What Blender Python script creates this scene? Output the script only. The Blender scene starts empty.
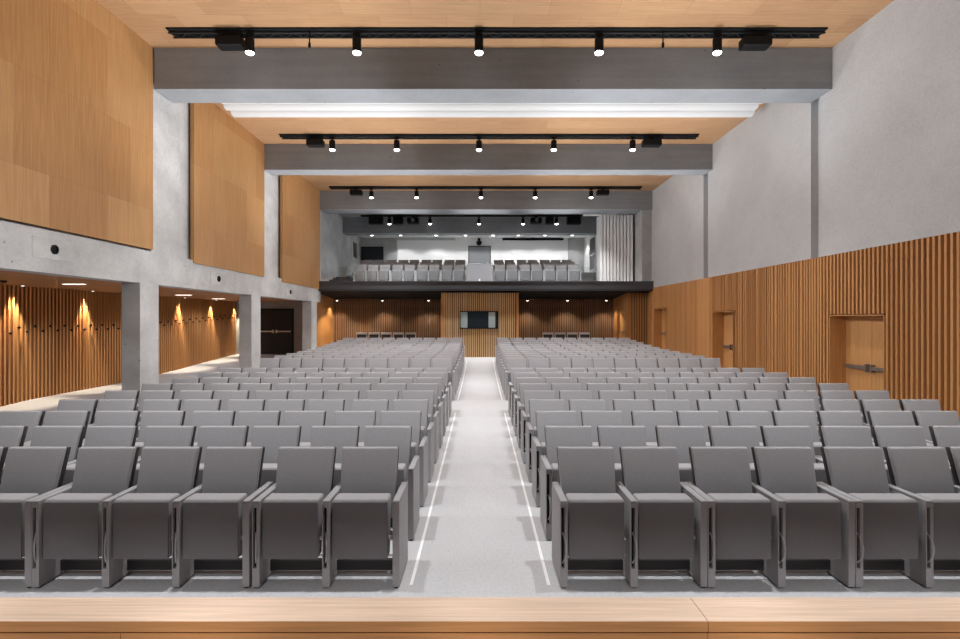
import bpy, bmesh, math, random
from mathutils import Vector, Matrix
random.seed(7)
PI = math.pi
sc = bpy.context.scene
col = sc.collection
CAMZ, F = 2.042, 541.0

# ------------------------------------------------------------------ helpers
class MB:
    def __init__(s): s.v, s.f, s.m = [], [], []
    def add(s, vs, fs, mi=0):
        b = len(s.v); s.v += [tuple(v) for v in vs]
        for f in fs: s.f.append([b + i for i in f]); s.m.append(mi)
        return s
    def box(s, x0, x1, y0, y1, z0, z1, mi=0):
        vs = [(x, y, z) for z in (z0, z1) for y in (y0, y1) for x in (x0, x1)]
        return s.add(vs, [(0,2,3,1),(4,5,7,6),(0,1,5,4),(2,6,7,3),(0,4,6,2),(1,3,7,5)], mi)
    def bar(s, p, q, r, mi=0, n=4):
        p, q = Vector(p), Vector(q); d = (q - p).normalized()
        a = d.cross(Vector((0,0,1)) if abs(d.z) < .9 else Vector((1,0,0))).normalized(); b = d.cross(a)
        vs = []
        for c in (p, q):
            for i in range(n):
                t = 2*PI*(i+.5)/n; vs.append(c + a*(r*math.cos(t)) + b*(r*math.sin(t)))
        fs = [(i, i+n, (i+1)%n+n, (i+1)%n) for i in range(n)]
        fs += [tuple(range(n)), tuple(reversed(range(n, 2*n)))]
        return s.add(vs, fs, mi)
    def lathe(s, c, prof, n=20, mi=0, axis='z'):
        vs, fs = [], []
        for r, h in prof:
            for i in range(n):
                t = 2*PI*i/n; a, b = r*math.cos(t), r*math.sin(t)
                p = {'z': (a, b, h), 'x': (h, a, b), 'y': (b, h, a)}[axis]
                vs.append((c[0]+p[0], c[1]+p[1], c[2]+p[2]))
        k = len(prof)
        for j in range(k-1):
            for i in range(n):
                fs.append((j*n+i, j*n+(i+1)%n, (j+1)*n+(i+1)%n, (j+1)*n+i))
        fs.append(tuple(reversed(range(n)))); fs.append(tuple(range((k-1)*n, k*n)))
        return s.add(vs, fs, mi)
    def rbox(s, x0, x1, y0, y1, z0, z1, r, seg=3, fn=None, mi=0, cuts=0):
        bm = bmesh.new()
        bmesh.ops.create_cube(bm, size=1)
        for v in bm.verts:
            v.co = Vector((x0+(v.co.x+.5)*(x1-x0), y0+(v.co.y+.5)*(y1-y0), z0+(v.co.z+.5)*(z1-z0)))
        bmesh.ops.bevel(bm, geom=bm.edges[:], offset=r, segments=seg, profile=.5, affect='EDGES')
        if cuts:
            bmesh.ops.subdivide_edges(bm, edges=[e for e in bm.edges if e.calc_length() > .12], cuts=cuts, use_grid_fill=True)
        bm.verts.index_update()
        vs = [fn(v.co.copy()) if fn else v.co.copy() for v in bm.verts]
        fs = [[v.index for v in f.verts] for f in bm.faces]
        bm.free()
        return s.add(vs, fs, mi)
    def prism(s, pts, d, mi=0):
        n = len(pts); d = Vector(d)
        vs = [Vector(p) for p in pts] + [Vector(p)+d for p in pts]
        fs = [tuple(range(n)), tuple(reversed(range(n, 2*n)))] + [(i, n+i, n+(i+1)%n, (i+1)%n) for i in range(n)]
        return s.add(vs, fs, mi)
    def mesh(s, name, mats, smooth=False):
        me = bpy.data.meshes.new(name)
        me.from_pydata(s.v, [], s.f)
        bm = bmesh.new(); bm.from_mesh(me); bmesh.ops.recalc_face_normals(bm, faces=bm.faces[:]); bm.to_mesh(me); bm.free()
        for m in (mats if isinstance(mats, (list, tuple)) else [mats]): me.materials.append(m)
        for p, mi in zip(me.polygons, s.m): p.material_index = mi
        if smooth:
            me.shade_smooth(); me.set_sharp_from_angle(angle=.62)
        return me
    def build(s, name, mats, parent=None, smooth=False):
        o = bpy.data.objects.new(name, s.mesh(name, mats, smooth)); col.objects.link(o)
        if parent: o.parent = parent
        return o

def tag(o, label, cat, group=None, kind=None):
    if len(label.split()) > 16: print('LONG', len(label.split()), label)
    o['label'] = label; o['category'] = cat
    if group: o['group'] = group
    if kind: o['kind'] = kind
    return o
def struct(o, label=None):
    o['kind'] = 'structure'
    if label: o['label'] = label
    return o
def thing(name, loc, label, cat, group=None, rz=0):
    o = bpy.data.objects.new(name, None); col.objects.link(o)
    o.location = loc; o.rotation_euler = (0, 0, rz); o.empty_display_size = .1
    return tag(o, label, cat, group)
def copy_tree(o, parent=None):
    c = o.copy(); col.objects.link(c)
    if parent: c.parent = parent
    for ch in list(o.children): copy_tree(ch, c)
    return c
ORD = 'zeroth first second third fourth fifth sixth seventh eighth ninth tenth eleventh twelfth thirteenth fourteenth fifteenth sixteenth seventeenth eighteenth nineteenth twentieth twenty-first twenty-second twenty-third twenty-fourth twenty-fifth twenty-sixth twenty-seventh twenty-eighth twenty-ninth thirtieth'.split()

COOL = (.97, .985, 1.0)
def spot(x, y, z, e, size=80, blend=.7, color=(.975, .985, 1.0), rx=0, ry=0, soft=.07):
    L = bpy.data.lights.new('lamp_or_fill_beam', 'SPOT'); L.energy = e; L.color = color; L.spot_size = math.radians(size); L.spot_blend = blend; L.shadow_soft_size = soft
    o = bpy.data.objects.new('lamp_or_fill_beam', L); col.objects.link(o); o.location = (x, y, z); o.rotation_euler = (rx, ry, 0); return o  # serves real lamps and also added fill lights without a fixture
# ------------------------------------------------------------------ materials
def new_mat(name):
    m = bpy.data.materials.new(name); m.use_nodes = True
    nt = m.node_tree; b = nt.nodes['Principled BSDF']
    return m, nt, b
def N(nt, t, **kw):
    n = nt.nodes.new(t)
    for k, v in kw.items():
        if k in n.inputs: n.inputs[k].default_value = v
        else: setattr(n, k, v)
    return n
def rgb(c): return (c[0], c[1], c[2], 1)
def plain(name, c, rough=.5, metal=0, spec=.5):
    m, nt, b = new_mat(name)
    b.inputs['Base Color'].default_value = rgb(c); b.inputs['Roughness'].default_value = rough
    b.inputs['Metallic'].default_value = metal; b.inputs['Specular IOR Level'].default_value = spec
    return m
def coords(nt, order, scale=(1,1,1)):
    tc = N(nt, 'ShaderNodeTexCoord'); sp = N(nt, 'ShaderNodeSeparateXYZ'); cb = N(nt, 'ShaderNodeCombineXYZ')
    nt.links.new(tc.outputs['Object'], sp.inputs[0])
    for i, a in enumerate(order):
        if a == '0': continue
        mu = N(nt, 'ShaderNodeMath', operation='MULTIPLY'); mu.inputs[1].default_value = scale[i]
        nt.links.new(sp.outputs['XYZ'.index(a)], mu.inputs[0]); nt.links.new(mu.outputs[0], cb.inputs[i])
    return cb.outputs[0]
def mixc(nt, fac, a, b, blend='MIX'):
    n = N(nt, 'ShaderNodeMix', data_type='RGBA', blend_type=blend)
    for sock, v in ((n.inputs[0], fac), (n.inputs[6], a), (n.inputs[7], b)):
        if isinstance(v, bpy.types.NodeSocket): nt.links.new(v, sock)
        else: sock.default_value = v
    return n.outputs[2]
def bump(nt, b, h, strength=.2, dist=.01):
    bp = N(nt, 'ShaderNodeBump', Strength=strength, Distance=dist)
    nt.links.new(h, bp.inputs['Height']); nt.links.new(bp.outputs[0], b.inputs['Normal'])
def wood(name, c1, c2, plane, bw, bh, grain, rough=.5, mortar=.003, spec=.3, off=.5):
    """plane: the two axes of the panel grid; grain: the axis the wood grain runs along."""
    m, nt, b = new_mat(name)
    br = N(nt, 'ShaderNodeTexBrick'); br.offset = off
    br.inputs['Color1'].default_value = rgb(c1); br.inputs['Color2'].default_value = rgb(c2)
    br.inputs['Mortar'].default_value = rgb([x*.55 for x in c1]); br.inputs['Scale'].default_value = 1
    br.inputs['Mortar Size'].default_value = mortar; br.inputs['Brick Width'].default_value = bw
    br.inputs['Row Height'].default_value = bh; br.inputs['Mortar Smooth'].default_value = .2
    nt.links.new(coords(nt, plane + '0'), br.inputs['Vector'])
    sca = [45, 45, 45]; sca['XYZ'.index(grain)] = 1.6
    ns = N(nt, 'ShaderNodeTexNoise', Scale=1.0, Detail=4.0, Roughness=.6)
    nt.links.new(coords(nt, 'XYZ', sca), ns.inputs['Vector'])
    rp = N(nt, 'ShaderNodeValToRGB'); rp.color_ramp.elements[0].position = .3; rp.color_ramp.elements[1].position = .7
    rp.color_ramp.elements[0].color = (.80, .78, .74, 1); rp.color_ramp.elements[1].color = (1.08, 1.08, 1.08, 1)
    nt.links.new(ns.outputs[0], rp.inputs[0])
    nt.links.new(mixc(nt, 1.0, br.outputs[0], rp.outputs[0], 'MULTIPLY'), b.inputs['Base Color'])
    b.inputs['Roughness'].default_value = rough; b.inputs['Specular IOR Level'].default_value = spec
    return m
def slatwood(name, c1, c2, axis, rough=.5):
    m, nt, b = new_mat(name)
    sca = [14, 14, 14]; sca[2] = .25
    ns = N(nt, 'ShaderNodeTexNoise', Scale=1.0, Detail=3.0, Roughness=.6)
    nt.links.new(coords(nt, 'XYZ', sca), ns.inputs['Vector'])
    rp = N(nt, 'ShaderNodeValToRGB'); rp.color_ramp.elements[0].position = .32; rp.color_ramp.elements[1].position = .68
    rp.color_ramp.elements[0].color = rgb(c2); rp.color_ramp.elements[1].color = rgb(c1)
    nt.links.new(ns.outputs[0], rp.inputs[0]); nt.links.new(rp.outputs[0], b.inputs['Base Color'])
    b.inputs['Roughness'].default_value = rough; b.inputs['Specular IOR Level'].default_value = .3
    return m
def concrete(name, c, var=.18, boards=None, rough=.8, pits=True):
    m, nt, b = new_mat(name)
    n1 = N(nt, 'ShaderNodeTexNoise', Scale=1.3, Detail=8.0, Roughness=.62)
    nt.links.new(coords(nt, 'XYZ'), n1.inputs['Vector'])
    r1 = N(nt, 'ShaderNodeValToRGB'); r1.color_ramp.elements[0].position = .3; r1.color_ramp.elements[1].position = .72
    r1.color_ramp.elements[0].color = rgb([x*(1-var) for x in c]); r1.color_ramp.elements[1].color = rgb([x*(1+var) for x in c])
    nt.links.new(n1.outputs[0], r1.inputs[0])
    n2 = N(nt, 'ShaderNodeTexNoise', Scale=38.0, Detail=3.0, Roughness=.7)
    nt.links.new(coords(nt, 'XYZ'), n2.inputs['Vector'])
    r2 = N(nt, 'ShaderNodeValToRGB'); r2.color_ramp.elements[0].position = .28; r2.color_ramp.elements[1].position = .55
    r2.color_ramp.elements[0].color = (.82, .82, .82, 1); r2.color_ramp.elements[1].color = (1, 1, 1, 1)
    nt.links.new(n2.outputs[0], r2.inputs[0])
    out = mixc(nt, 1.0, r1.outputs[0], r2.outputs[0], 'MULTIPLY')
    if boards:
        sca = [0, 0, 0]; sca['XYZ'.index(boards[0])] = boards[1]
        sc2 = [.35, .35, .35]; sc2['XYZ'.index(boards[0])] = boards[1]
        n3 = N(nt, 'ShaderNodeTexNoise', Scale=1.0, Detail=2.0)
        nt.links.new(coords(nt, 'XYZ', sc2), n3.inputs['Vector'])
        r3 = N(nt, 'ShaderNodeValToRGB'); r3.color_ramp.elements[0].position = .35; r3.color_ramp.elements[1].position = .65
        r3.color_ramp.elements[0].color = (.93, .93, .93, 1); r3.color_ramp.elements[1].color = (1.04, 1.04, 1.04, 1)
        nt.links.new(n3.outputs[0], r3.inputs[0])
        out = mixc(nt, 1.0, out, r3.outputs[0], 'MULTIPLY')
    if pits:
        vo = N(nt, 'ShaderNodeTexVoronoi', Scale=2.6); vo.feature = 'F1'
        nt.links.new(coords(nt, 'XYZ'), vo.inputs['Vector'])
        r4 = N(nt, 'ShaderNodeValToRGB'); r4.color_ramp.elements[0].position = .045; r4.color_ramp.elements[1].position = .075
        r4.color_ramp.elements[0].color = (.62, .62, .62, 1); r4.color_ramp.elements[1].color = (1, 1, 1, 1)
        nt.links.new(vo.outputs['Distance'], r4.inputs[0])
        out = mixc(nt, 1.0, out, r4.outputs[0], 'MULTIPLY')
    nt.links.new(out, b.inputs['Base Color'])
    b.inputs['Roughness'].default_value = rough; b.inputs['Specular IOR Level'].default_value = .25
    bump(nt, b, n2.outputs[0], .15, .01)
    return m
def fabric(name, c, var=.12):
    m, nt, b = new_mat(name)
    n1 = N(nt, 'ShaderNodeTexNoise', Scale=160.0, Detail=2.0, Roughness=.7)
    nt.links.new(coords(nt, 'XYZ'), n1.inputs['Vector'])
    r1 = N(nt, 'ShaderNodeValToRGB'); r1.color_ramp.elements[0].position = .3; r1.color_ramp.elements[1].position = .7
    r1.color_ramp.elements[0].color = rgb([x*(1-var) for x in c]); r1.color_ramp.elements[1].color = rgb([x*(1+var) for x in c])
    nt.links.new(n1.outputs[0], r1.inputs[0]); nt.links.new(r1.outputs[0], b.inputs['Base Color'])
    b.inputs['Roughness'].default_value = .75; b.inputs['Specular IOR Level'].default_value = .3
    b.inputs['Sheen Weight'].default_value = .15
    bump(nt, b, n1.outputs[0], .12, .003)
    return m
def emit(name, c, s):
    m, nt, b = new_mat(name)
    b.inputs['Base Color'].default_value = rgb(c); b.inputs['Emission Color'].default_value = rgb(c); b.inputs['Emission Strength'].default_value = s
    return m

W1, W2 = (.62, .345, .165), (.52, .27, .12)
M = {}
M['wood_ceiling'] = wood('oak veneer ceiling boards', (.47,.28,.15), (.40,.228,.118), 'XY', 1.25, .62, 'X')
M['wood_panel'] = wood('oak veneer wall panels', (.53,.295,.125), (.445,.225,.087), 'YZ', 1.30, 1.43, 'Z', mortar=.002)
M['wood_passage'] = wood('oak passage ceiling boards', (.46,.22,.09), (.40,.18,.07), 'YX', 1.8, .2, 'Y')
M['wood_smooth'] = wood('oak smooth lining', (.56,.27,.095), (.50,.23,.08), 'YZ', .6, 4.0, 'Z')
M['wood_door'] = wood('oak door veneer', (.60,.31,.12), (.58,.295,.11), 'YZ', .75, 4.0, 'Z')
M['slat'] = slatwood('oak slats', (.58,.29,.11), (.46,.205,.07), 'Y')
M['slat_pale'] = slatwood('pale oak slats', (.76,.52,.28), (.58,.36,.17), 'X')
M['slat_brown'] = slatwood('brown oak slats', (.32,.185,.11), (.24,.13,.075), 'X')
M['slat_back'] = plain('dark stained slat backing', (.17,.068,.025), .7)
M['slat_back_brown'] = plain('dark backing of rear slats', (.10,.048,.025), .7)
M['beam'] = concrete('board-marked grey concrete beam', (.275,.287,.303), .09, ('Z', 7))
M['concrete'] = concrete('pale raw concrete', (.58,.58,.58), .18, ('Z', 2.0))
M['concrete_dim'] = concrete('mid grey raw concrete', (.42,.42,.42), .18)
M['plaster'] = concrete('pale grey plaster wall', (.50,.498,.505), .06, None, .85, False)
M['floor'] = concrete('pale grey linoleum floor', (.54,.54,.555), .03, None, .55, False)
M['white'] = plain('white painted board', (.82,.82,.82), .6)
M['white_cloth'] = plain('white banner cloth', (.60,.60,.60), .7)
M['strip'] = plain('white aisle strip', (.95,.95,.95), .4)
M['fab'] = fabric('grey seat upholstery', (.355,.348,.36))
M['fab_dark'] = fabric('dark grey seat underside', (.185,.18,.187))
M['fab_side'] = fabric('grey armrest panel upholstery', (.345,.34,.35))
M['shell'] = plain('charcoal back shell', (.035,.034,.036), .45)
M['black'] = plain('black metal', (.006,.006,.007), .55, 0, .15)
M['black_gloss'] = plain('black lacquered steel', (.018,.02,.023), .4, 0, .3)
M['fascia'] = plain('dark grey coated steel', (.065,.065,.072), .35)
M['blackmat'] = plain('matt black paint', (.007,.007,.008), .8, 0, .2)
M['chrome'] = plain('brushed aluminium', (.75,.75,.76), .3, .8)
M['steel'] = plain('dark bronze steel', (.30,.26,.24), .35, .7)
M['loop'] = plain('grey metal loop', (.42,.42,.43), .4)
M['pale_frame'] = plain('pale grey chair frame', (.62,.62,.63), .5)
M['truss'] = plain('dark grey truss tube', (.02,.02,.02), .45, .2, .3)
M['graydoor'] = plain('grey painted door', (.22,.225,.24), .4)
M['lens'] = emit('lit spotlight lens', (1, .98, .95), 14)
M['lens_dim'] = emit('lit recessed luminaire', (1, .9, .75), 5)
M['screen'] = plain('dark reflective window glass', (.02,.028,.035), .12, 0, .8)
M['screen_side'] = plain('pale blue-grey window sides', (.36,.45,.46), .5)
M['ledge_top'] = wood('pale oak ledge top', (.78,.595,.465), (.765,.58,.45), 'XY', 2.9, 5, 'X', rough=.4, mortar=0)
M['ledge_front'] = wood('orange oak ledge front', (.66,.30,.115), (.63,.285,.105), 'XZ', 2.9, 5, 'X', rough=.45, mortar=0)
def glass_mat():
    m = bpy.data.materials.new('clear balustrade glass'); m.use_nodes = True; nt = m.node_tree
    nt.nodes.remove(nt.nodes['Principled BSDF'])
    t = N(nt, 'ShaderNodeBsdfTransparent'); g = N(nt, 'ShaderNodeBsdfGlossy', Roughness=.03); fr = N(nt, 'ShaderNodeFresnel', IOR=1.45)
    t.inputs[0].default_value = (.93, .95, .95, 1)
    mx = N(nt, 'ShaderNodeMixShader'); nt.links.new(fr.outputs[0], mx.inputs[0]); nt.links.new(t.outputs[0], mx.inputs[1]); nt.links.new(g.outputs[0], mx.inputs[2])
    nt.links.new(mx.outputs[0], nt.nodes['Material Output'].inputs[0])
    return m
M['glass'] = glass_mat()
M['frost'] = plain('grey frosted gate panel', (.25,.255,.27), .35)

# ------------------------------------------------------------------ floor profile
PROF = [(1.5,0),(4.5,0),(11.2,.022),(12.95,.125),(16.1,.137),(17,.16),(17.9,.19),(18.8,.233),(19.7,.277),(20.6,.332),(21.4,.375),(23.6,.5),(26,.5)]
def fz(y):
    for (a, za), (b, zb) in zip(PROF, PROF[1:]):
        if a <= y <= b: return za + (zb-za)*(y-a)/(b-a)
    return PROF[0][1] if y < 2 else PROF[-1][1]
m = MB()
for (a, za), (b, zb) in zip(PROF, PROF[1:]):
    m.prism([(-11, a, za), (-11, b, zb), (-11, b, -.3), (-11, a, -.3)], (18.6, 0, 0))
struct(m.build('floor', M['floor']), 'pale grey floor of the hall and its aisles')

# white strips along both sides of the centre aisle
for side, sx in (('pillar side', -1), ('door-wall side', 1)):
    for part, (y0, y1) in (('front block', (4.15, 11.55)), ('rear block', (12.9, 21.6))):
        mm = MB(); ys = [y0] + [p[0] for p in PROF if y0 < p[0] < y1] + [y1]
        for a, b in zip(ys, ys[1:]):
            x0, x1 = sorted((sx*.516, sx*.541))
            mm.prism([(x0, a, fz(a)+.001), (x0, b, fz(b)+.001), (x0, b, fz(b)+.005), (x0, a, fz(a)+.005)], (x1-x0, 0, 0))
        tag(mm.build('aisle_strip', M['strip']), f'thin white floor strip edging the aisle, {side}, along the {part} of seats', 'floor strip', 'white strips edging the aisle')

# ------------------------------------------------------------------ seats
T, PITCH, PL = .056, .532, .053
def back_fn(x0, x1, xb0, xb1, zb, zt, yb, yt):
    def fn(c):                                          # c.z runs zb..zt; lean and taper
        t = (c.z-zb)/(zt-zb)
        u = (c.x-x0)/(x1-x0)
        xl, xr = xb0+(x0-xb0)*min(1, t*1.6), xb1+(x1-xb1)*min(1, t*1.6)
        return Vector((xl+(xr-xl)*u, c.y+yb+(yt-yb)*t, c.z))
    return fn
ZT = .973
def mk_backrest():
    m = MB(); m.rbox(.042, .510, 0, .050, .44, ZT, .015, 3, back_fn(.042, .510, .062, .496, .44, ZT, .255, .415)); return m
def mk_shell():
    m = MB(); m.rbox(.042, .510, .051, .096, .40, ZT-.012, .01, 2, back_fn(.042, .510, .062, .496, .40, ZT-.012, .245, .412)); return m
def seat_fn(c):
    t = (c.z-.21)/.455
    return Vector((c.x, c.y - .018*math.sin(PI*max(0,min(1,t)))*(1 if c.y < .1 else 0), c.z))
def mk_seat():
    m = MB()
    def fn(c):
        t = (c.z-.215)/.45
        y = c.y
        if c.y > .1: y = .03 + (c.y-.03)*(.55+.45*max(0, min(1, t)))
        return Vector((c.x, y, c.z))
    m.rbox(.066, .494, .028, .2, .215, .668, .022, 3, fn); return m
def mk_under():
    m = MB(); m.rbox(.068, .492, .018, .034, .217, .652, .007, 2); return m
def panel_body(m, x0, w, slot=True):
    if slot:
        m.rbox(x0, x0+w, .03, .49, .012, .645, .006, 2)
        m.box(x0, x0+.007, 0, .032, .012, .645); m.box(x0+.034, x0+w, 0, .032, .012, .645)
        m.box(x0+.007, x0+.034, 0, .032, .615, .645); m.box(x0+.007, x0+.034, 0, .032, .012, .155)
    else:
        m.rbox(x0, x0+w, 0, .49, .012, .645, .006, 2)
    return m
def mk_arm(x0, w):
    m = MB(); m.rbox(x0, x0+w, -.002, .492, .64, .668, .009, 2); return m
def mk_foot(x0, w):
    m = MB(); m.box(x0+.012, x0+w-.012, .012, .06, 0, .035); return m
def mk_rear_foot(x0, w):
    m = MB(); m.box(x0+.012, x0+w-.012, .4, .46, 0, .035); return m
def mk_tablet():
    m = MB(); m.box(.012, .029, .022, .0299, .16, .61); return m
def mk_loop():
    m = MB(); pts = []
    for i in range(11):
        t = i/10; b = math.sin(PI*t)**.8
        pts.append((.020+.020*b, .02-.045*b, .19+.23*t))
    for a, b in zip(pts, pts[1:]): m.bar(a, b, .0055, 0, 6)
    return m
def mk_bar():
    m = MB(); m.bar((.056, .16, .185), (.532, .16, .185), .008, 0, 8); m.bar((.056, .25, .03), (.532, .25, .03), .007, 0, 8); return m
def mk_beam():
    m = MB(); m.box(.056, .531, .21, .25, .045, .125); return m
def mk_hinge():
    m = MB(); m.lathe((.494, .075, .36), [(.018, 0), (.018, .02), (.01, .026)], 12, 0, 'x'); return m
ME = dict(
    backrest=mk_backrest().mesh('backrest', M['fab'], True), back_shell=mk_shell().mesh('back_shell', M['shell'], True),
    seat=mk_seat().mesh('seat', M['fab'], True), underside=mk_under().mesh('underside', M['fab_dark'], True), side_panel=panel_body(MB(), 0, T).mesh('side_panel', M['fab_side']),
    armrest=mk_arm(0, T).mesh('armrest', M['fab_side'], True), foot=mk_foot(0, T).mesh('foot', M['black']), rear_foot=mk_rear_foot(0, T).mesh('rear_foot', M['black']), end_rear=mk_rear_foot(PITCH, PL).mesh('end_rear_foot', M['black']),
    writing_tablet=mk_tablet().mesh('writing_tablet', M['black']), pull_loop=mk_loop().mesh('pull_loop', M['loop'], True), crossbar=mk_bar().mesh('crossbar', M['chrome']),
    support_beam=mk_beam().mesh('support_beam', M['shell']), hinge_cap=mk_hinge().mesh('hinge_cap', M['chrome']),
    end_panel=panel_body(MB(), PITCH, PL, False).mesh('end_panel', M['fab_side']), end_arm=mk_arm(PITCH, PL).mesh('end_armrest', M['fab_side'], True),
    end_foot=mk_foot(PITCH, PL).mesh('end_foot', M['black']))
def far_panel(x0, w):
    m = MB(); m.box(x0, x0+w, 0, .49, 0, .668); return m
ME['far_panel'] = far_panel(0, T).mesh('far_side_panel', M['fab_side'])
ME['far_end'] = far_panel(PITCH, PL).mesh('far_end_panel', M['fab_side'])
def dark_back():
    m = MB(); m.rbox(.042, .510, 0, .07, .42, ZT, .016, 2, back_fn(.042, .510, .062, .496, .42, ZT, .255, .415)); return m
def dark_pad():
    m = MB(); m.rbox(.078, .474, -.022, .01, .46, ZT-.09, .01, 2, back_fn(.066, .486, .075, .48, .42, ZT, .255, .415)); return m
ME['dark_back'] = dark_back().mesh('grey_back_frame', M['pale_frame'], True)
ME['dark_pad'] = dark_pad().mesh('dark_back_pad', M['shell'], True)
def P(parent, name, key, label=None):
    o = bpy.data.objects.new(name, ME[key]); col.objects.link(o); o.parent = parent
    if label: o['label'] = label
    return o
def proto(name, detail, end):
    r = bpy.data.objects.new(name, None); col.objects.link(r); r.empty_display_size = .1
    if detail == 'dark':
        P(r, 'back_frame', 'dark_back'); P(r, 'back_pad', 'dark_pad', 'dark charcoal back pad')
    else:
        P(r, 'backrest', 'backrest'); P(r, 'back_shell', 'back_shell', 'charcoal back shell')
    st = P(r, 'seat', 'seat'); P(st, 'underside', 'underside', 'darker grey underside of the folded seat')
    if detail == 'near':
        sp = P(r, 'side_panel', 'side_panel'); P(sp, 'armrest', 'armrest'); P(sp, 'foot', 'foot', 'small black foot'); P(sp, 'foot', 'rear_foot')
        P(sp, 'writing_tablet', 'writing_tablet', 'dark folding writing tablet in its slot'); P(sp, 'pull_loop', 'pull_loop', 'curved metal pull loop')
        P(r, 'crossbar', 'crossbar', 'bright metal crossbars'); P(r, 'support_beam', 'support_beam'); P(r, 'hinge_cap', 'hinge_cap')
        if end:
            ep = P(r, 'side_panel', 'end_panel'); P(ep, 'armrest', 'end_arm'); P(ep, 'foot', 'end_foot'); P(ep, 'foot', 'end_rear')
    else:
        P(r, 'side_panel', 'far_panel')
        if end: P(r, 'side_panel', 'far_end')
    return r
PROTOS = {}
def get_seat(name, detail, end):
    k = (name, detail, end)
    if k not in PROTOS:
        PROTOS[k] = proto(name, detail, end); return PROTOS[k]
    return copy_tree(PROTOS[k])
def in_frame(x, y, z):
    pts = [(x+a, y+b, z+c) for a in (.05, .5) for b in (.05, .45) for c in (.6, .95)]
    return any(abs(X/Y*F) < 478 for X, Y, Z in pts)
STUFF = MB()
def place(name, detail, end, x, y, z, label, cat, group):
    s = get_seat(name, detail, end); s.location = (x, y, z)
    tag(s, label, cat, group); return s
UR, UL = {2, 4, 7, 10}, None
def row_positions(side, row):
    """[(x of the slotted side panel, ends a unit)] from the aisle outwards"""
    out = []
    if side > 0:
        units = (2, 2, 3, 3) if row != 2 else (2, 3, 2, 3)
        if row >= 10: units = (10,)
        x = .609
        for u in units:
            for k in range(u):
                last = k == u-1
                out.append((x, last)); x += (PITCH if row < 10 else .5275) + (T if last else 0)
    else:
        units = (2, 3, 2, 2) if row < 10 else (9,)
        x = -.609
        for u in units:
            for k in range(u):
                x -= (PITCH if row < 10 else .5275) + (T-.001 if k == 0 else 0) + (.02 if row == 1 and len(out) == 2 else 0)
                out.append((x, k == 0))
    return out
n_seats = 0
for row in range(1, 20):
    y = 4.10 + .88*(row-1) if row <= 9 else 12.81 + .88*(row-10)
    z = fz(y+.25)
    for side, sname in ((-1, 'pillar side'), (1, 'door-wall side')):
        for k, (x, end) in enumerate(row_positions(side, row), 1):
            if not in_frame(x, y, z): continue
            if row <= 16:
                where = f'{ORD[row]} row from the stage' if row <= 9 else f'{ORD[row-9]} row behind cross aisle'
                lab = f'grey folding seat, {ORD[k]} from the centre aisle, {where}, {sname}'
                place('auditorium_chair', 'near' if row <= 9 else 'far', end, x, y, z, lab, 'seat', f'grey auditorium seats, {"front" if row <= 9 else "rear"} block, {sname}')
                n_seats += 1
            else:
                for key, mi in (('backrest', 0), ('back_shell', 1), ('seat', 0), ('underside', 2), ('far_panel', 0)) + ((('far_end', 0),) if end else ()):
                    me = ME[key]
                    STUFF.add([(v.co.x+x, v.co.y+y, v.co.z+z) for v in me.vertices], [list(p.vertices) for p in me.polygons], mi)
tag(STUFF.build('auditorium_chair', [M['fab'], M['shell'], M['fab_dark']]), 'grey folding seats of the last three full rows before the rear wall', 'seat', 'grey auditorium seats, last rows', 'stuff')
# seats with dark pads behind the last row
for side, n, x0, sname in ((-1, 5, -5.42, 'pillar side'), (1, 4, 2.68, 'door-wall side')):
    for k in range(n):
        kk = (n-k) if side < 0 else k+1
        place('padded_chair', 'dark', k == n-1, x0+k*PITCH, 23.15, fz(23.4)+.02, f'grey seat with dark back pad under the balcony, {ORD[kk]} from the slatted booth, {sname}', 'seat', 'dark-padded seats under the balcony')

# ------------------------------------------------------------------ stage ledge in the foreground
led = thing('stage_ledge', (0, 2.674, 0), 'long low oak ledge along the stage edge, pale top and orange front', 'ledge')
for x0, x1 in ((-6.7, 1.126), (1.129, 6.7)):
    m = MB(); m.box(x0, x1, 0, .231, .497, .55, 0)
    o = m.build('top_board', [M['ledge_top'], M['ledge_front']], led)
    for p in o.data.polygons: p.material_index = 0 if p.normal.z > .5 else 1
for x0, x1 in ((-6.7, -1.7815), (-1.7785, 1.126), (1.129, 6.7)):
    m = MB(); m.box(x0, x1, .004, .21, .02, .488); m.build('front_board', M['ledge_front'], led)
m = MB(); m.box(-6.69, 6.69, .012, .2, .0, .497); m.build('core', M['slat_back'], led)

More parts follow.
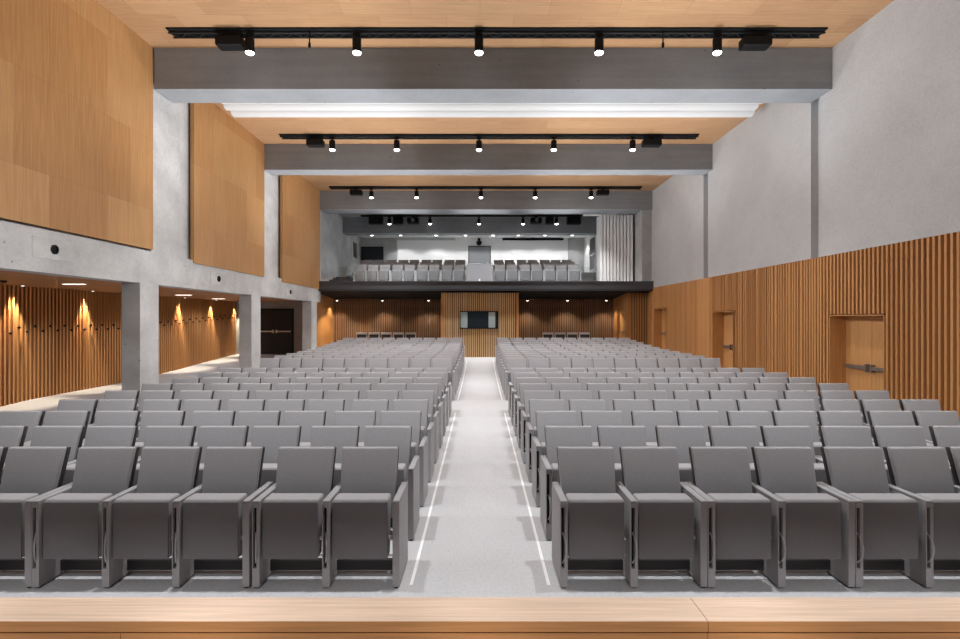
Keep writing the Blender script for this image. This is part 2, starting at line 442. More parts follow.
# ------------------------------------------------------------------ shell: right wall
def opening_wall(m, axis_x0, axis_x1, y0, y1, z0, z1, holes, mi=0):
    """solid wall slab between y0..y1 with door holes (ya, yb, ztop)"""
    y = y0
    for ya, yb, zt in sorted(holes):
        m.box(axis_x0, axis_x1, y, ya, z0, z1, mi); m.box(axis_x0, axis_x1, ya, yb, zt, z1, mi); y = yb
    m.box(axis_x0, axis_x1, y, y1, z0, z1, mi)
XR, ZS = 7.25, 3.37
RD = [(9.65, 11.17, 2.13), (15.41, 16.77, 2.285), (21.0, 22.45, 2.485)]
m = MB(); opening_wall(m, 7.29, 7.62, 2, 23.45, -.1, ZS, RD)
struct(m.build('wall_right', M['slat_back']), 'dark backing of the slatted wall with three door openings')
m = MB(); y = 2.0; YS = []
while y < 23.4:
    w, d, gap = .046, .062, .064
    if y > 11.3:
        r = random.random(); w = .046 if r < .7 else .09; gap = random.choice((.045, .06, .064, .07)); d = .062 if random.random() < .85 else .05
    if y > 16.9: w, gap = random.choice(((.046, .05), (.10, .02), (.14, .012), (.20, .012))); d = .06
    hole = next((h for h in RD if y+w > h[0]-.01 and y < h[1]+.01), None)
    zb = hole[2]+.02 if hole else -.05
    zj = ZS-.30
    m.box(7.29-d, 7.292, y, y+w, zb, zj); m.box(7.29-d, 7.292, y, y+w, zj+.006, ZS)
    y += w+gap
struct(m.build('trim_1', M['slat']), 'vertical oak slats covering the lower door wall')
m = MB()
for a, b in ((2, 11.55), (11.85, 17.2), (17.55, 23.45)): m.box(XR, 7.62, a, b, ZS+.005, 7.75)
m.box(7.40, 7.62, 2, 23.45, ZS+.005, 7.75)
struct(m.build('wall_right_upper', M['plaster']), 'pale plaster upper wall above the slats')
names = ['nearest the stage', 'beside the middle rows', 'nearest the balcony']
for i, (ya, yb, zt) in enumerate(RD):
    zf = fz((ya+yb)/2)
    d = bpy.data.objects.new(f'door_{i+1}', None); col.objects.link(d); d.location = (7.54, (ya+yb)/2, zf)
    struct(d, f'oak double door recessed in the slatted wall, {names[i]}')
    h = zt-zf; w = (yb-ya)/2
    m = MB(); m.box(-.33, .05, w-.018, w, -.1, h); m.box(-.33, .05, -w, -w+.018, -.1, h); m.box(-.33, .05, -w, w, h-.018, h)
    m.build('door_frame', M['wood_smooth'], d)
    for s in (-1, 1):
        m = MB(); a, b = sorted((s*.006, s*(w-.02))); m.box(0, .045, a, b, .01, h-.02)
        lf = m.build('door_leaf', M['wood_door'], d)
        m = MB(); m.box(-.075, -.04, a+.05, b-.05, 1.05, 1.12)
        mid = b-.07 if s < 0 else a+.07
        m.box(-.085, 0, mid-.022, mid+.022, 1.0, 1.16); m.box(-.06, 0, (a+.08 if s < 0 else b-.1), (a+.12 if s < 0 else b-.06), 1.05, 1.12)
        m.build('panic_bar', M['steel'], lf)

# ------------------------------------------------------------------ shell: left wall
XL = -6.75
m = MB(); m.box(-7.1, XL, 2, 22.9, 2.77, 3.44)
struct(m.build('beam_left', M['concrete']), 'long raw concrete beam above the side passage')
m = MB(); m.box(-7.5, -6.88, 2, 22.4, 3.3, 7.75); m.box(-7.5, -7.22, 22.4, 32.8, 3.0, 7.75)
struct(m.build('wall_left', M['concrete']), 'raw concrete upper wall behind the oak panels')
for i, (a, b) in enumerate(((11.09, 12.17), (16.8, 17.62), (22.36, 22.95))):
    m = MB(); m.box(-7.22, XL, a, b, 3.44, 7.7); struct(m.build('pilaster', M['concrete']), 'raw concrete pilaster between oak wall panels')
for i, (a, b) in enumerate(((10.66, 11.28), (15.86, 16.52), (21.5, 22.2))):
    m = MB(); m.box(-7.06, -6.70, a, b, -.05, 2.775); struct(m.build('pillar', M['concrete']), 'square raw concrete pillar under the long beam')
pn = ['nearest the stage', 'between the first and second ceiling beams', 'between the second and third ceiling beams']
for i, (a, b, zb, zt) in enumerate(((5.2, 11.125, 3.474, 7.68), (12.72, 16.865, 3.372, 7.52), (18.42, 22.735, 3.318, 7.46))):
    m = MB(); m.box(-6.81, -6.72, a, b, zb, zt)
    tag(m.build('wall_panel', M['wood_panel']), f'tall oak veneer wall panel on the concrete wall, {pn[i]}', 'wall panel', 'oak wall panels above the pillars')
# round nozzles on the beam
for i, (y, z) in enumerate(((8.57, 3.15), (13.96, 3.09), (19.25, 3.02))):
    t = thing('air_nozzle', (XL, y, z), f'round black air nozzle in a square plate on the concrete beam, {ORD[i+1]} from the stage', 'air nozzle', 'round nozzles on the long beam')
    m = MB(); m.box(0, .006, -.42, .42, -.16, .16); m.build('mounting_plate', M['concrete'], t)
    m = MB(); m.lathe((.006, 0, 0), [(.075, 0), (.075, .02), (.05, .025), (.045, .008)], 24, 0, 'x'); m.build('nozzle', M['black'], t, True)
# side passage
m = MB(); m.box(-11.1, -10.82, 2, 24.2, -.1, 3.0); struct(m.build('wall_passage', M['slat_back']), 'dark backing of the slatted passage wall')
m = MB(); y = 4.0; slat_y = []
while y < 23.95:
    m.box(-10.825, -10.765, y, y+.05, -.05, 2.83); slat_y.append(y); y += .116
struct(m.build('trim_2', M['slat']), 'vertical oak slats along the side passage')
m = MB(); m.box(-10.95, -7.06, 2, 24.0, 2.83, 2.95); struct(m.build('ceiling_passage', M['wood_passage']), 'oak boarded ceiling of the side passage')
hk = {}
for i in range(0, len(slat_y), 2):
    y = slat_y[i]+.025
    if y < 12.15 or 16.35 < y < 18.0: continue
    bay = 'before first pillar' if y < 17 else 'between first two pillars'
    hk[bay] = hk.get(bay, 0)+1
    z = (1.75 if (i//2) % 2 else 1.635) + fz(y)
    o = bpy.data.objects.new('coat_hook', None); col.objects.link(o); o.location = (-10.765, y, z); o.empty_display_size = .05
    if not hk.get('me'):
        m = MB(); m.lathe((0, 0, 0), [(.022, 0), (.022, .006), (.012, .008), (.012, .02)], 12, 0, 'x'); a = m.mesh('mount', M['black'], True)
        m = MB(); m.lathe((0, 0, 0), [(.012, .018), (.03, .024), (.03, .044), (.022, .048)], 12, 0, 'x'); hk['me'] = (a, m.mesh('knob', M['black'], True))
    for pn_, me_ in zip(('mount', 'knob'), hk['me']):
        c = bpy.data.objects.new(pn_, me_); col.objects.link(c); c.parent = o
    n = hk[bay]
    tag(o, f'dark coat hook on passage slats, {ORD[n] if n <= 30 else "last"} from the stage, {bay}', 'coat hook', 'coat hooks along the passage')
m = MB(); m.box(-11.0, -7.2, 24.0, 24.3, -.1, 3.0); struct(m.build('wall_passage_end', M['concrete_dim']), 'grey end wall of the side passage')
d = bpy.data.objects.new('door_4', None); col.objects.link(d); d.location = (-9.08, 24.0, .5); struct(d, 'black double door with bright push bars at the passage end')
m = MB(); m.box(-.82, -.76, -.05, 0, 0, 2.02); m.box(.76, .82, -.05, 0, 0, 2.02); m.box(-.82, .82, -.05, 0, 1.96, 2.02); m.build('door_frame', M['blackmat'], d)
for s in (-1, 1):
    m = MB(); a, b = sorted((s*.004, s*.76)); m.box(a, b, -.03, 0, .005, 1.96); lf = m.build('door_leaf', M['black_gloss'], d)
    m = MB(); m.box(a+.05, b-.05, -.10, -.075, .99, 1.04); m.box(s*.08-.035, s*.08+.035, -.11, -.03, .95, 1.08); m.build('panic_bar', M['chrome'], lf)
for i, (x0, x1, y) in enumerate(((-9.17, -8.69, 11.9), (-9.68, -9.17, 17.2), (-10.06, -9.57, 20.3))):
    t = thing('recessed_light', (x0, y, 2.83), f'small rectangular light recessed in the passage ceiling, {ORD[i+1]} from the stage', 'ceiling light', 'rectangular passage lights')
    m = MB(); m.box(0, x1-x0, -.07, .07, -.012, 0); m.build('trim_frame', M['white'], t)
    m = MB(); m.box(.02, x1-x0-.02, -.05, .05, -.016, -.011); m.build('diffuser', M['lens_dim'], t)
    spot((x0+x1)/2, y, 2.78, 95, 150, .6, (.92, .96, 1), soft=.12)
for i, y in enumerate((12.45, 14.7, 19.3, 21.6, 23.7)):
    t = thing('downlight', (-10.52, y, 2.83), f'small round downlight washing the passage slats, {ORD[i+1]} from the stage', 'ceiling light', 'round passage downlights')
    m = MB(); m.lathe((0, 0, 0), [(.05, 0), (.05, -.015), (.035, -.015)], 16); m.build('trim_ring', M['blackmat'], t)
    m = MB(); m.lathe((0, 0, 0), [(.034, -.012), (.034, -.018)], 16); m.build('lens', M['lens_dim'], t)
    L = bpy.data.lights.new('passage_spot', 'SPOT'); L.energy = 400; L.color = (1, .84, .62); L.spot_size = math.radians(52); L.spot_blend = .6; L.shadow_soft_size = .03
    o = bpy.data.objects.new('passage_spot', L); col.objects.link(o); o.location = (-10.66, y, 2.78)
for i, (x, y) in enumerate(((-7.6, 12.3), (-7.7, 18.0), (-7.5, 22.6), (-9.6, 10.9))):
    m = MB(); m.lathe((0, 0, 0), [(.06, 0), (.06, -.03), (.03, -.045)], 16); o = m.build('smoke_detector', M['black'], None, True); o.location = (x, y, 2.83)
    tag(o, 'small dark detector on the passage ceiling, ' + ['past the first pillar', 'before the second pillar', 'near the black double door', 'above the coat hooks nearest the stage'][i], 'detector', 'passage ceiling detectors')

# ------------------------------------------------------------------ ceilings and beams
for nm, (a, b, z) in {'ceiling': (2, 11.15, 7.63), 'ceiling_middle': (11.8, 16.9, 7.51), 'ceiling_rear': (17.45, 22.8, 7.45)}.items():
    m = MB(); m.box(-7.3, 7.6, a, b, z, z+.12); struct(m.build(nm, M['wood_ceiling']), 'oak boarded ceiling between concrete beams')
m = MB(); m.box(-7.5, 7.6, 23.4, 33, 7.42, 7.55); struct(m.build('ceiling_balcony', M['concrete_dim']), 'grey ceiling above the balcony')
m = MB(); m.box(-7.5, 7.6, 29.3, 33, 6.95, 7.3); struct(m.build('ceiling_balcony_rear', M['white']), 'lowered white ceiling at the back of the balcony')
bn = ['nearest the stage', 'second from the stage', 'in front of the balcony', 'above the balcony seats']
for i, (a, b, z0, z1) in enumerate(((11.13, 11.85, 6.784, 7.64), (16.87, 17.5, 6.712, 7.52), (22.74, 23.7, 6.67, 7.46), (28.5, 29.3, 6.60, 7.45))):
    m = MB()
    if i < 3: m.box(-6.70 if i == 0 else -6.74, 7.25, a, b, z0, z1)
    else: m.box(-7.22, 7.3, a, b, z0, z1)
    o = m.build('ceiling_beam', M['beam']); struct(o, f'deep grey concrete ceiling beam, {bn[i]}')

# ------------------------------------------------------------------ lighting tracks, lamps, loudspeakers
def X(px, y): return (px-480)*y/F
def lamp(x, y, zc, label, group, s=1.0, lit=True):
    t = thing('spotlight', (x, y, zc), label, 'spotlight', group)
    m = MB(); m.box(-.07*s, .07*s, -.03, .03, -.05, 0); m.box(-.02, .02, -.02, .02, -.12*s, -.05); m.build('mount', M['black'], t)
    m = MB(); m.lathe((0, 0, 0), [(.05*s, -.09*s), (.085*s, -.10*s), (.085*s, -.36*s), (.07*s, -.36*s), (.065*s, -.33*s)], 20); m.build('lamp_body', M['black'], t, True)
    m = MB(); m.lathe((0, 0, 0), [(.066*s, -.335*s), (.08*s, -.362*s), (.072*s, -.385*s), (.04*s, -.402*s)], 20); m.build('lens', M['lens' if lit else 'screen'], t, True)
    return t
def track(name, y, x0, x1, z, label, w=.36, lit_end=False):
    t = thing(name, ((x0+x1)/2, y, z), label, 'lighting track', 'black lighting tracks')
    h = (x1-x0)/2
    m = MB(); m.box(-h, h, -w/2, w/2, -.03, -.001); m.build('channel', M['blackmat'], t)
    m = MB(); n = int(2*h/.34)
    for k in range(n):
        a, b = -h+2*h*k/n, -h+2*h*(k+1)/n; mid = (a+b)/2
        m.bar((a, -.08, -.06), (mid, .08, -.06), .012); m.bar((mid, .08, -.06), (b, -.08, -.06), .012)
    m.build('truss_web', M['truss'], t)
    for s in (-1, 1):
        m = MB(); m.bar((-h, s*.09, -.06), (h, s*.09, -.06), .018, 0, 8); m.build('rail', M['truss'], t)
    m = MB()
    for k in range(3):
        xx = -h*.6 + k*h*.6
        m.box(xx-.02, xx+.02, -.1, .1, -.07, -.03)
    m.build('bracket', M['black'], t)
    return t
def speaker(x, y, z, w, d, h, label, group):
    t = thing('loudspeaker', (x, y, z), label, 'loudspeaker', group)
    m = MB(); m.rbox(-w/2, w/2, -d/2, d/2, -h, -.06, .03, 2); m.build('cabinet', M['black'], t)
    m = MB(); m.box(-w/2+.03, w/2-.03, -d/2-.006, -d/2+.01, -h+.04, -.1); m.build('grille', M['blackmat'], t)
    m = MB(); m.box(-.05, .05, -.05, .05, -.08, 0); m.build('mount', M['black'], t)
LABX = ['nearest the pillars', 'second from the pillars', 'in the middle', 'second from the door wall', 'nearest the door wall']
TR = [('front', 10.52, 171, 822, 7.63, [252, 358, 479, 598, 715], [(232, .56), (754, .60)], .30),
      ('second', 16.1, 281, 697, 7.51, [333.2, 397.3, 479, 553.4, 631.7], [(316, .55), (651, .60)], .30),
      ('third', 22.1, 330, 641, 7.45, [371.9, 416.9, 481, 534.9, 590.6], [(356.5, .55), (602.5, .55)], .30)]
E_MAIN = [780, 760, 930]
for ti, (nm, y, p0, p1, z, lx, bx, sd) in enumerate(TR):
    track('lighting_track', y, X(p0, y), X(p1, y), z, f'long black lighting track with truss in the oak ceiling, {nm} from the stage' if ti else 'long black lighting track with truss in the oak ceiling, nearest the stage')
    for k, px in enumerate(lx):
        lamp(X(px, y), y-.1, z-.085, f'lit black spotlight under the {nm} lighting track, {LABX[k]}', 'ceiling spotlights')
        spot(X(px, y), y-.1, z-.54, E_MAIN[ti], 84, 1.0, rx=math.radians(13))
    for k, (px, w) in enumerate(bx):
        speaker(X(px, y), y-.05, z-.085, w*.9, .28, .25, f'black loudspeaker box under the {nm} lighting track, near the {"pillar" if k == 0 else "door wall"} end', 'loudspeakers under the tracks')
for px in (309.5, 663):
    m = MB(); m.bar((0, 0, -.02), (0, 0, -.30), .012, 0, 8); m.box(-.02, .02, -.02, .02, -.33, -.24)
    o = m.build('hanging_hook', M['black']); o.location = (X(px, 10.4), 10.4, 7.6)
    tag(o, f'short black hook hanging from the front lighting track, {"pillar" if px < 480 else "door wall"} half', 'hook', 'hooks on the front track')
for x in (-4.9, -2.45, 0, 2.45, 4.9): spot(x, 4.75, 7.15, 800, 84, 1.0, rx=math.radians(13))  # unseen lamps without fixtures, added over the front rows
for x in (-4.2, -1.4, 1.4, 4.2): spot(x, 1.7, 7.15, 620, 34, 1.0)  # narrow unseen lights added over the stage to brighten the ledge
def aim(x, y, z, d, e, size, blend=.8, soft=.4):
    o = spot(x, y, z, e, size, blend, COOL, soft=soft); o.rotation_euler = Vector(d).to_track_quat('-Z', 'Y').to_euler(); return o
for x in (-3.4, -2.1, -.7, .7, 2.1, 3.4): aim(x, -2.6, 6.6, (0, 5.25, -6.25), 1200, 17, .8, .1)   # added lights without fixtures, brightening the ledge
# added upward fill lights without fixtures, brightening the ceiling and beam undersides
for y, z, e in ((8.2, 1.7, 300), (11.5, 1.7, 980), (14.3, 1.7, 260), (17.2, 1.7, 980), (20.6, 1.7, 330), (23.2, 3.9, 260)):
    for x in ((-4.7, 0, 4.7) if y < 22 else (-3.2, 0, 3.2)):
        spot(x, y, z, e, 84 if y < 22 else 58, .8, COOL, rx=PI, soft=.4 if y < 22 else .2)
# added sideways fill lights in mid-air, brightening both long walls
for y in (5.5, 8.8, 14.2, 19.8):
    for sx in (-1, 1): aim(0, y, 4.3, (sx, 0, .12), 430, 128)
# downlights in the rear bay
for k, px in enumerate((354.5, 407, 480, 543.6, 608)):
    y = 19.75
    t = thing('downlight', (X(px, y), y, 7.45), f'small round recessed downlight behind the second ceiling beam, {LABX[k]}', 'ceiling light', 'recessed downlights in the rear bay')
    m = MB(); m.lathe((0, 0, 0), [(.09, 0), (.09, -.02), (.07, -.02)], 16); m.build('trim_ring', M['white'], t)
    m = MB(); m.lathe((0, 0, 0), [(.068, -.015), (.068, -.025)], 16); m.build('lens', M['lens'], t)

# white folded banner under the ceiling
t = thing('ceiling_banner', (.27, 13.2, 7.50), 'white pleated cloth banner folded up under the oak ceiling behind the first beam', 'banner')
for k, (yy, zz, r, dx0, dx1) in enumerate(((.0, -.08, .10, -6.58, 6.64), (.32, -.12, .10, -6.62, 6.62), (.64, -.16, .11, -6.58, 6.68))):
    m = MB(); n = 24; pts = []
    for i in range(n):
        a = 2*PI*i/n; pts.append((0, yy+1.6*r*math.cos(a), zz+r*math.sin(a)))
    m.prism([(dx0, p[1], p[2]) for p in pts], (dx1-dx0, 0, 0))
    m.build('cloth_fold', M['white_cloth'], t, True)
m = MB(); m.box(-6.2, 6.4, -.1, .75, -.03, .005); m.build('head_rail', M['white'], t)

# ------------------------------------------------------------------ balcony
m = MB(); m.box(-6.95, 7.25, 22.62, 33, 3.30, 3.52)
for k, (a, z) in enumerate(((24.0, 3.56), (24.85, 3.76), (25.7, 3.96), (26.6, 4.2), (28.0, 4.48))): m.box(-6.6, 6.26, a, 33, 3.4, z)
struct(m.build('floor_balcony', M['concrete_dim']), 'stepped floor of the balcony')
m = MB(); m.box(-6.95, 7.25, 22.60, 22.64, 3.25, 3.63); m.box(-6.95, 7.25, 22.575, 22.66, 3.60, 3.645); m.box(-6.95, 7.25, 22.575, 22.60, 3.25, 3.275)
struct(m.build('trim_3', M['fascia']), 'dark steel edge of the balcony')
m = MB(); m.prism([(-7.0, 22.60, 3.25), (-7.0, 25.9, 3.02), (-7.0, 25.9, 3.3), (-7.0, 22.6, 3.3)], (14.25, 0, 0))
struct(m.build('ceiling_under_balcony', M['blackmat']), 'black underside of the balcony')
m = MB(); m.box(-7.5, 7.6, 32.6, 32.9, 3.3, 7.5); struct(m.build('wall_back_balcony', M['white']), 'white back wall of the balcony')
m = MB(); m.box(-7.22, -5.0, 32.56, 32.6, 3.3, 7.0); m.box(5.3, 6.3, 32.56, 32.6, 3.3, 7.0); struct(m.build('wall_back_sides', M['concrete_dim']), 'raw concrete strips beside the white back wall')
m = MB(); opening_wall(m, 6.27, 6.5, 24.7, 32.6, 3.3, 7.4, []); struct(m.build('wall_balcony_right', M['white']), 'white side wall of the balcony')
m = MB(); m.box(6.84, 7.30, 22.85, 24.3, 3.3, 6.69); struct(m.build('pillar_balcony', M['concrete_dim']), 'grey concrete pier at the balcony end')
# window on the side wall
w = bpy.data.objects.new('window_1', None); col.objects.link(w); w.location = (6.27, 30.0, 5.7); struct(w, 'dark window in the white side wall of the balcony')
m = MB(); m.box(-.05, 0, -.85, .85, -.95, -.88); m.box(-.05, 0, -.85, .85, .88, .95); m.box(-.05, 0, -.85, .85, -.1, -.03)
m.box(-.05, 0, -.85, -.78, -.95, .95); m.box(-.05, 0, .78, .85, -.95, .95); m.build('window_frame', M['white'], w)
m = MB(); m.box(-.02, 0, -.8, .8, -.9, .9); m.build('window_pane', M['screen'], w)
# folding partition
t = thing('folding_partition', (5.3, 23.85, 3.53), 'white accordion folding partition stacked at the balcony end', 'partition')
for k in range(10):
    m = MB(); x = k*.149
    m.rbox(x, x+.112, 0, .8, .02, 3.13, .022, 2); m.build('panel', M['white'], t)
m = MB(); m.box(-.02, 1.5, .3, .5, 3.12, 3.15); m.box(1.495, 1.53, .05, .75, 0, 3.13); m.build('track_channel', M['blackmat'], t)
for k in range(10):
    m = MB(); m.box(k*.149+.03, k*.149+.09, .36, .44, -.0, .03); m.build('floor_guide', M['chrome'], t)
m = MB(); m.box(4.6, 5.9, 23.9, 24.2, 6.66, 6.72)
tag(m.build('partition_rail', M['white']), 'white ceiling rail leading to the folding partition', 'rail')
# balcony seats
for r in range(3):
    y = 24.09+.85*r; z = (3.56, 3.76, 3.96)[r]
    for side, units, x, sname in ((-1, (2, 2, 2, 3), -.63, 'pillar side'), (1, (2, 2, 3), .62, 'door-wall side')):
        k = 0
        for u in units:
            for i in range(u):
                k += 1
                if side < 0:
                    x -= PITCH + (T if i == 0 else 0); px = x; end = i == 0
                else:
                    px = x; end = i == u-1; x += PITCH + (T if end else 0)
                place('balcony_chair', 'far', end, px, y, z, f'grey balcony seat, {ORD[k]} from the grey gate, {ORD[r+1]} row behind the edge, {sname}', 'seat', f'balcony seats, {sname}')
# gate and rails
t = thing('balcony_gate', (-.02, 23.75, 3.52), 'grey glazed gate with bright rail at the middle of the balcony edge', 'gate')
m = MB(); m.box(-.55, .55, 0, .02, .12, .93); m.build('gate_panel', M['frost'], t)
for s in (-1, 1):
    m = MB(); m.bar((s*.57, .01, 0), (s*.57, .01, .98), .02, 0, 8); m.build('post', M['chrome'], t)
m = MB(); m.bar((-.57, .01, .965), (.57, .01, .965), .022, 0, 8); m.build('rail', M['chrome'], t)
m = MB(); m.box(-.03, .03, -.04, .0, .1, .3); m.build('latch', M['white'], t)
for i, (x0, x1) in enumerate([(-6.0+k*1.08, -6.0+(k+1)*1.08-.02) for k in range(5)] + [(.62+k*1.1, .62+(k+1)*1.1-.02) for k in range(4)]):
    t = thing('glass_balustrade', (x0, 23.0, 3.52), f'clear glass balustrade pane on the balcony edge, {ORD[i+1] if i < 5 else ORD[i-4]} {"from the pillar end" if i < 5 else "past the gate towards the partition"}', 'balustrade', 'glass balustrade panes')
    m = MB(); m.box(0, x1-x0, 0, .012, .05, .75); m.build('glass_pane', M['glass'], t)
    m = MB(); m.box(.05, .11, -.012, .024, 0, .12); m.box(x1-x0-.11, x1-x0-.05, -.012, .024, 0, .12); m.build('clamp', M['chrome'], t)
# side steps on the balcony
for i in range(4):
    z = 3.52+.12*(i+1); y = 23.2+.55*i
    m = MB(); m.box(-6.95, -6.0+.0, y, y+.55+ (0 if i < 3 else 1.0), 3.52, z); m.box(-6.95, -6.62, y-.012, y+.02, z-.05, z+.03, 1)
    tag(m.build('balcony_step', [M['fascia'], M['strip']]), f'dark step with white edge by the balcony side wall, {ORD[i+1]} from the edge', 'step', 'balcony side steps')
m = MB(); m.box(4.75, 5.25, 23.5, 23.9, 3.52, 3.72); tag(m.build('step_box', M['fascia']), 'low dark box beside the folding partition on the balcony', 'box')
# back wall furniture
d = bpy.data.objects.new('door_5', None); col.objects.link(d); d.location = (-.03, 32.6, 4.48); struct(d, 'grey door in the white back wall of the balcony')
m = MB(); m.box(-.68, -.62, -.06, 0, 0, 2.0); m.box(.62, .68, -.06, 0, 0, 2.0); m.box(-.68, .68, -.06, 0, 1.93, 2.0); m.build('door_frame', M['fascia'], d)
m = MB(); m.box(-.62, .62, -.04, 0, 0, 1.93); lf = m.build('door_leaf', M['graydoor'], d)
m = MB(); m.box(.42, .55, -.08, -.04, .95, .99); m.build('handle', M['chrome'], lf)
t = thing('wall_screen', (-6.47, 32.5, 6.0), 'black rectangular screen high on the concrete back wall of the balcony', 'screen')
m = MB(); m.box(-.66, .66, -.02, .06, -.38, .42); m.build('bezel', M['black'], t)
m = MB(); m.box(-.62, .62, -.025, -.018, -.34, .38); m.build('display', M['black_gloss'], t)
for nm, x0, x1, mk, lab in (('pale', -4.95, -1.5, 'plaster', 'pale roller screen casing on the white back wall, pillar half'), ('dark', 1.35, 5.0, 'black', 'slim black roller screen casing on the white back wall, door-wall half')):
    t = thing('projection_screen', ((x0+x1)/2, 32.46, 6.8), lab, 'projection screen'); h = (x1-x0)/2
    m = MB(); m.box(-h, h, -.06, .07, .0-.0, .12); m.build('casing', M[mk], t)
    m = MB(); m.box(-.05, .05, -.03, .03, .12, .145); m.build('mount', M[mk], t)
    m = MB(); m.box(-h+.04, h-.04, .05, .06, -2.2, .0); m.build('screen_cloth', M['white'], t)
t = thing('wall_camera', (-.06, 32.5, 6.72), 'small black camera on a bracket above the grey balcony door', 'camera')
m = MB(); m.box(-.08, .08, -.02, .1, -.05, .22); m.build('bracket', M['black'], t)
m = MB(); m.lathe((0, -.1, -.1), [(.05, .14), (.15, .1), (.17, .0), (.12, -.1), (.04, -.14)], 16); m.build('dome', M['black'], t, True)
m = MB(); m.box(0, .02, -.45, .45, -.42, .42); o = m.build('wall_plaque', M['steel']); o.location = (-7.22, 31.3, 6.05); tag(o, 'dark bronze plaque on the concrete side wall of the balcony', 'plaque')
# balcony track with lamps, loudspeakers and projectors
y = 27.9
track('lighting_track', y, X(361, y), X(598, y), 7.42, 'long black lighting track over the balcony, behind the third concrete beam', w=.3)
for k, px in enumerate((389.5, 430, 479, 523, 556.5)):
    lamp(X(px, y), y, 7.335, f'black spotlight under the balcony lighting track, {LABX[k]}', 'balcony spotlights')
    spot(X(px, y), y, 6.88, 210, 115, .6, rx=math.radians(-22))
for k, (px, w) in enumerate(((377, .72), (399, .5), (549, .40), (573, .72))):
    speaker(X(px, y), y-.2, 7.335, w, .36, .42, f'black loudspeaker box under the balcony track, {["nearest the pillar side", "next to the pillar-side projector", "next to the door-side projector", "nearest the folding partition"][k]}', 'balcony loudspeakers')
for k, px in enumerate((413.5, 535.5)):
    t = thing('projector', (X(px, y), y-.2, 7.335), f'black projector with round lens hung from the balcony track, {"pillar" if k == 0 else "door-wall"} side', 'projector', 'balcony projectors')
    m = MB(); m.rbox(-.28, .28, -.25, .25, -.38, -.1, .04, 2); m.build('projector_body', M['black'], t)
    m = MB(); m.lathe((.02, -.25, -.24), [(.09, 0), (.09, -.07), (.07, -.07), (.06, -.04)], 18, 0, 'y'); m.build('projector_lens', M['steel'], t, True)
    m = MB(); m.box(-.04, .04, -.04, .04, -.12, 0); m.build('mount', M['black'], t)
for k, px in enumerate((372, 400.7, 436, 465.5, 493, 518.4, 545, 572)):
    yy = 31.4; x = X(px, yy)
    t = thing('downlight', (x, yy, 6.95), f'round recessed downlight before the balcony back wall, {ORD[k+1]} from the pillar side', 'ceiling light', 'balcony wall-wash downlights')
    m = MB(); m.lathe((0, 0, 0), [(.10, 0), (.10, -.02), (.08, -.02)], 16); m.build('trim_ring', M['white'], t)
    m = MB(); m.lathe((0, 0, 0), [(.078, -.015), (.078, -.03)], 16); m.build('lens', M['lens'], t)
    if k: spot(x, yy, 6.9, 125, 130, .35, (1, 1, 1))

# ------------------------------------------------------------------ under the balcony
m = MB(); m.box(-7.3, -7.0, 22.3, 25.9, .3, 3.3); struct(m.build('wall_under_left', M['wood_smooth']), 'smooth oak side wall under the balcony')
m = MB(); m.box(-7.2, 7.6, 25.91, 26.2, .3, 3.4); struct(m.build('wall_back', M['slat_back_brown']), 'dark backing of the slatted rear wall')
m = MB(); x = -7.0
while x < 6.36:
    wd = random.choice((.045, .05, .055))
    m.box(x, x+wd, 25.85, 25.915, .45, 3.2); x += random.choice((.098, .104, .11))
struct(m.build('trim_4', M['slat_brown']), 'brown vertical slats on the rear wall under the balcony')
m = MB(); opening_wall(m, 6.38, 6.55, 23.4, 25.9, .3, 3.35, [(23.85, 25.2, 2.53)]); struct(m.build('wall_vestibule', M['wood_smooth']), 'smooth oak side of the slatted vestibule')
m = MB(); m.box(6.45, 7.3, 23.42, 23.6, .3, 3.35); struct(m.build('wall_vestibule_front', M['slat_back_brown']), 'dark backing of the vestibule front')
m = MB(); x = 6.38
while x < 7.22: m.box(x, x+.05, 23.36, 23.43, .4, 3.3); x += .108
struct(m.build('trim_5', M['slat']), 'oak slats on the vestibule front')
d = bpy.data.objects.new('door_6', None); col.objects.link(d); d.location = (6.5, 24.525, .5); struct(d, 'oak door in the side of the slatted vestibule')
m = MB(); m.box(0, .04, -.66, .66, .01, 2.02); lf = m.build('door_leaf', M['wood_door'], d)
m = MB(); m.box(-.07, -.04, -.5, .3, .95, 1.0); m.box(-.07, 0, -.5, -.42, .93, 1.02); m.build('handle', M['steel'], lf)
# control booth
t = thing('control_booth', (0, 22.76, .455), 'pale oak slatted control booth with a dark wide window under the balcony', 'booth')
m = MB(); m.box(-1.62, 1.62, .06, 1.6, 0, 2.72); m.build('booth_body', M['slat_back'], t)
m = MB(); x = -1.52
while x < 1.5:
    xc = x+.02
    if -.86 < xc < .78:
        m.box(x, x+.044, 0, .065, 0, 1.20); m.box(x, x+.044, 0, .065, 1.94, 2.72)
    else: m.box(x, x+.044, 0, .065, 0, 2.72)
    x += random.choice((.072, .078, .086))
m.build('slat_cladding', M['slat_pale'], t)
for s in (-1, 1):
    m = MB(); a, b = sorted((s*1.52, s*1.63)); m.box(a, b, -.01, .07, 0, 2.72); m.build('corner_post', M['slat'], t)
win = MB(); win.box(-.85, .77, -.04, .06, 1.20, 1.235); win.box(-.85, .77, -.04, .06, 1.905, 1.94); win.box(-.85, -.825, -.04, .06, 1.2, 1.94); win.box(.735, .77, -.04, .06, 1.2, 1.94)
wf = win.build('window_frame', M['black'], t)
m = MB(); m.box(-.825, .735, .0, .02, 1.235, 1.905); m.build('window_pane', M['screen'], wf)
m = MB(); m.box(-.82, -.53, -.012, .0, 1.24, 1.90); m.box(.36, .64, -.012, .0, 1.24, 1.90); m.build('pale_side_pane', M['screen_side'], wf)  # pale blue-grey rectangles at both sides of the window glass
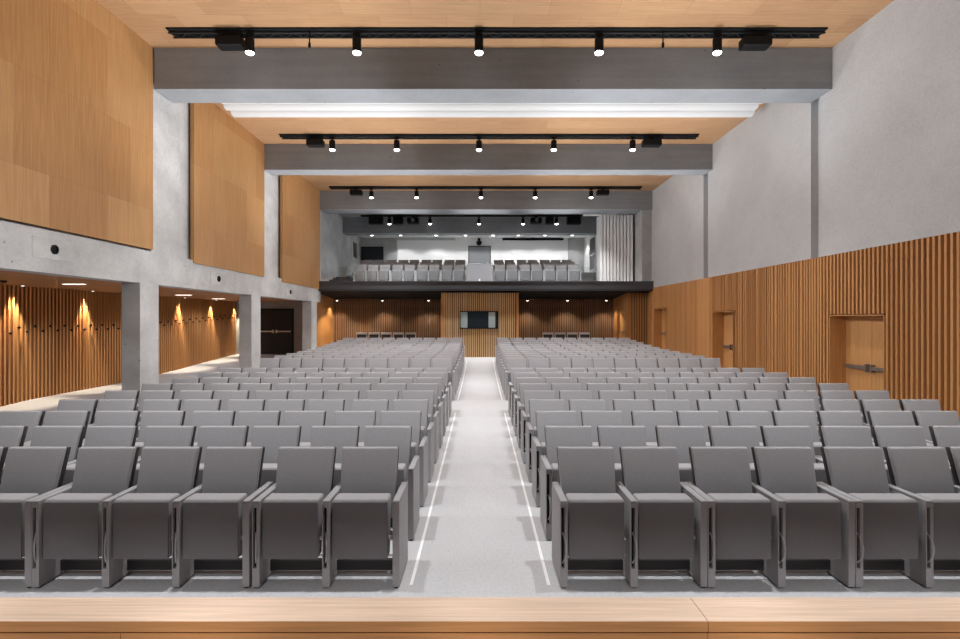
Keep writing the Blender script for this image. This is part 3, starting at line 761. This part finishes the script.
# air grilles in the rear wall and lamps below the balcony
for k, (p0, p1) in enumerate(((335.5, 389), (397.5, 439.4), (530, 583.5))):
    y = 25.83; x0, x1 = X(p0, y), X(p1, y)
    t = bpy.data.objects.new('air_grille', None); col.objects.link(t); t.location = (x0, y, 2.66)
    w = x1-x0; m = MB(); m.box(0, w, -.02, .02, 0, .04); m.box(0, w, -.02, .02, .18, .22); m.box(0, .03, -.02, .02, 0, .22); m.box(w-.03, w, -.02, .02, 0, .22); m.build('grille_frame', M['slat_brown'], t)
    m = MB(); m.box(.03, w-.03, -.015, .015, .09, .13); m.build('slat', M['slat_brown'], t)
    tag(t, 'long brown air grille on the rear slats, ' + ['nearest the pillars', 'between the pillars and the booth', 'on the door-wall side of the booth'][k], 'air grille', 'rear wall air grilles')
for k, px in enumerate((337, 382.5, 428.5, 527.5, 567.5, 606.5)):
    y = 25.2; x = X(px, y); z = 3.25-.0697*(y-22.6)
    t = thing('spotlight', (x, y, z), f'small black spotlight under the balcony, {["nearest the pillars", "second from the pillars", "beside the booth, pillar side", "beside the booth, door side", "second from the vestibule", "nearest the vestibule"][k]}', 'spotlight', 'spotlights under the balcony')
    m = MB(); m.box(-.02, .02, -.02, .02, -.06, .02); m.lathe((0, 0, 0), [(.045, -.05), (.05, -.14), (.04, -.14)], 14); m.build('lamp_body', M['black'], t)
    m = MB(); m.lathe((0, 0, 0), [(.042, -.135), (.042, -.165)], 14); m.build('lens', M['lens_dim'], t)
    spot(x, y, z-.19, 85, 110, .5, (1, .85, .65))
spot(-5.9, 24.3, 2.95, 200, 120, .4, (1, .82, .55))  # extra light with no fixture, added to brighten the oak side wall

# ------------------------------------------------------------------ world, camera, view
w = bpy.data.worlds.new('World'); sc.world = w; w.use_nodes = True
bg = w.node_tree.nodes['Background']; bg.inputs[0].default_value = (.98, .985, 1, 1); bg.inputs[1].default_value = .06
cam = bpy.data.cameras.new('Camera'); cam.sensor_width = 36; cam.lens = F/960*36; cam.clip_end = 200; cam.clip_start = .05
co = bpy.data.objects.new('Camera', cam); col.objects.link(co); co.location = (0, 0, CAMZ); co.rotation_euler = (PI/2, 0, 0)
sc.camera = co
sc.view_settings.view_transform = 'Standard'; sc.view_settings.look = 'None'; sc.view_settings.gamma = 1; sc.view_settings.use_curve_mapping = False
sc.view_settings.exposure = 0.0
sc.cycles.max_bounces = 8; sc.cycles.diffuse_bounces = 5
sc.cycles.use_denoising = True
try: sc.cycles.denoiser = 'OPENIMAGEDENOISE'
except Exception: pass
sc.cycles.sample_clamp_indirect = 4
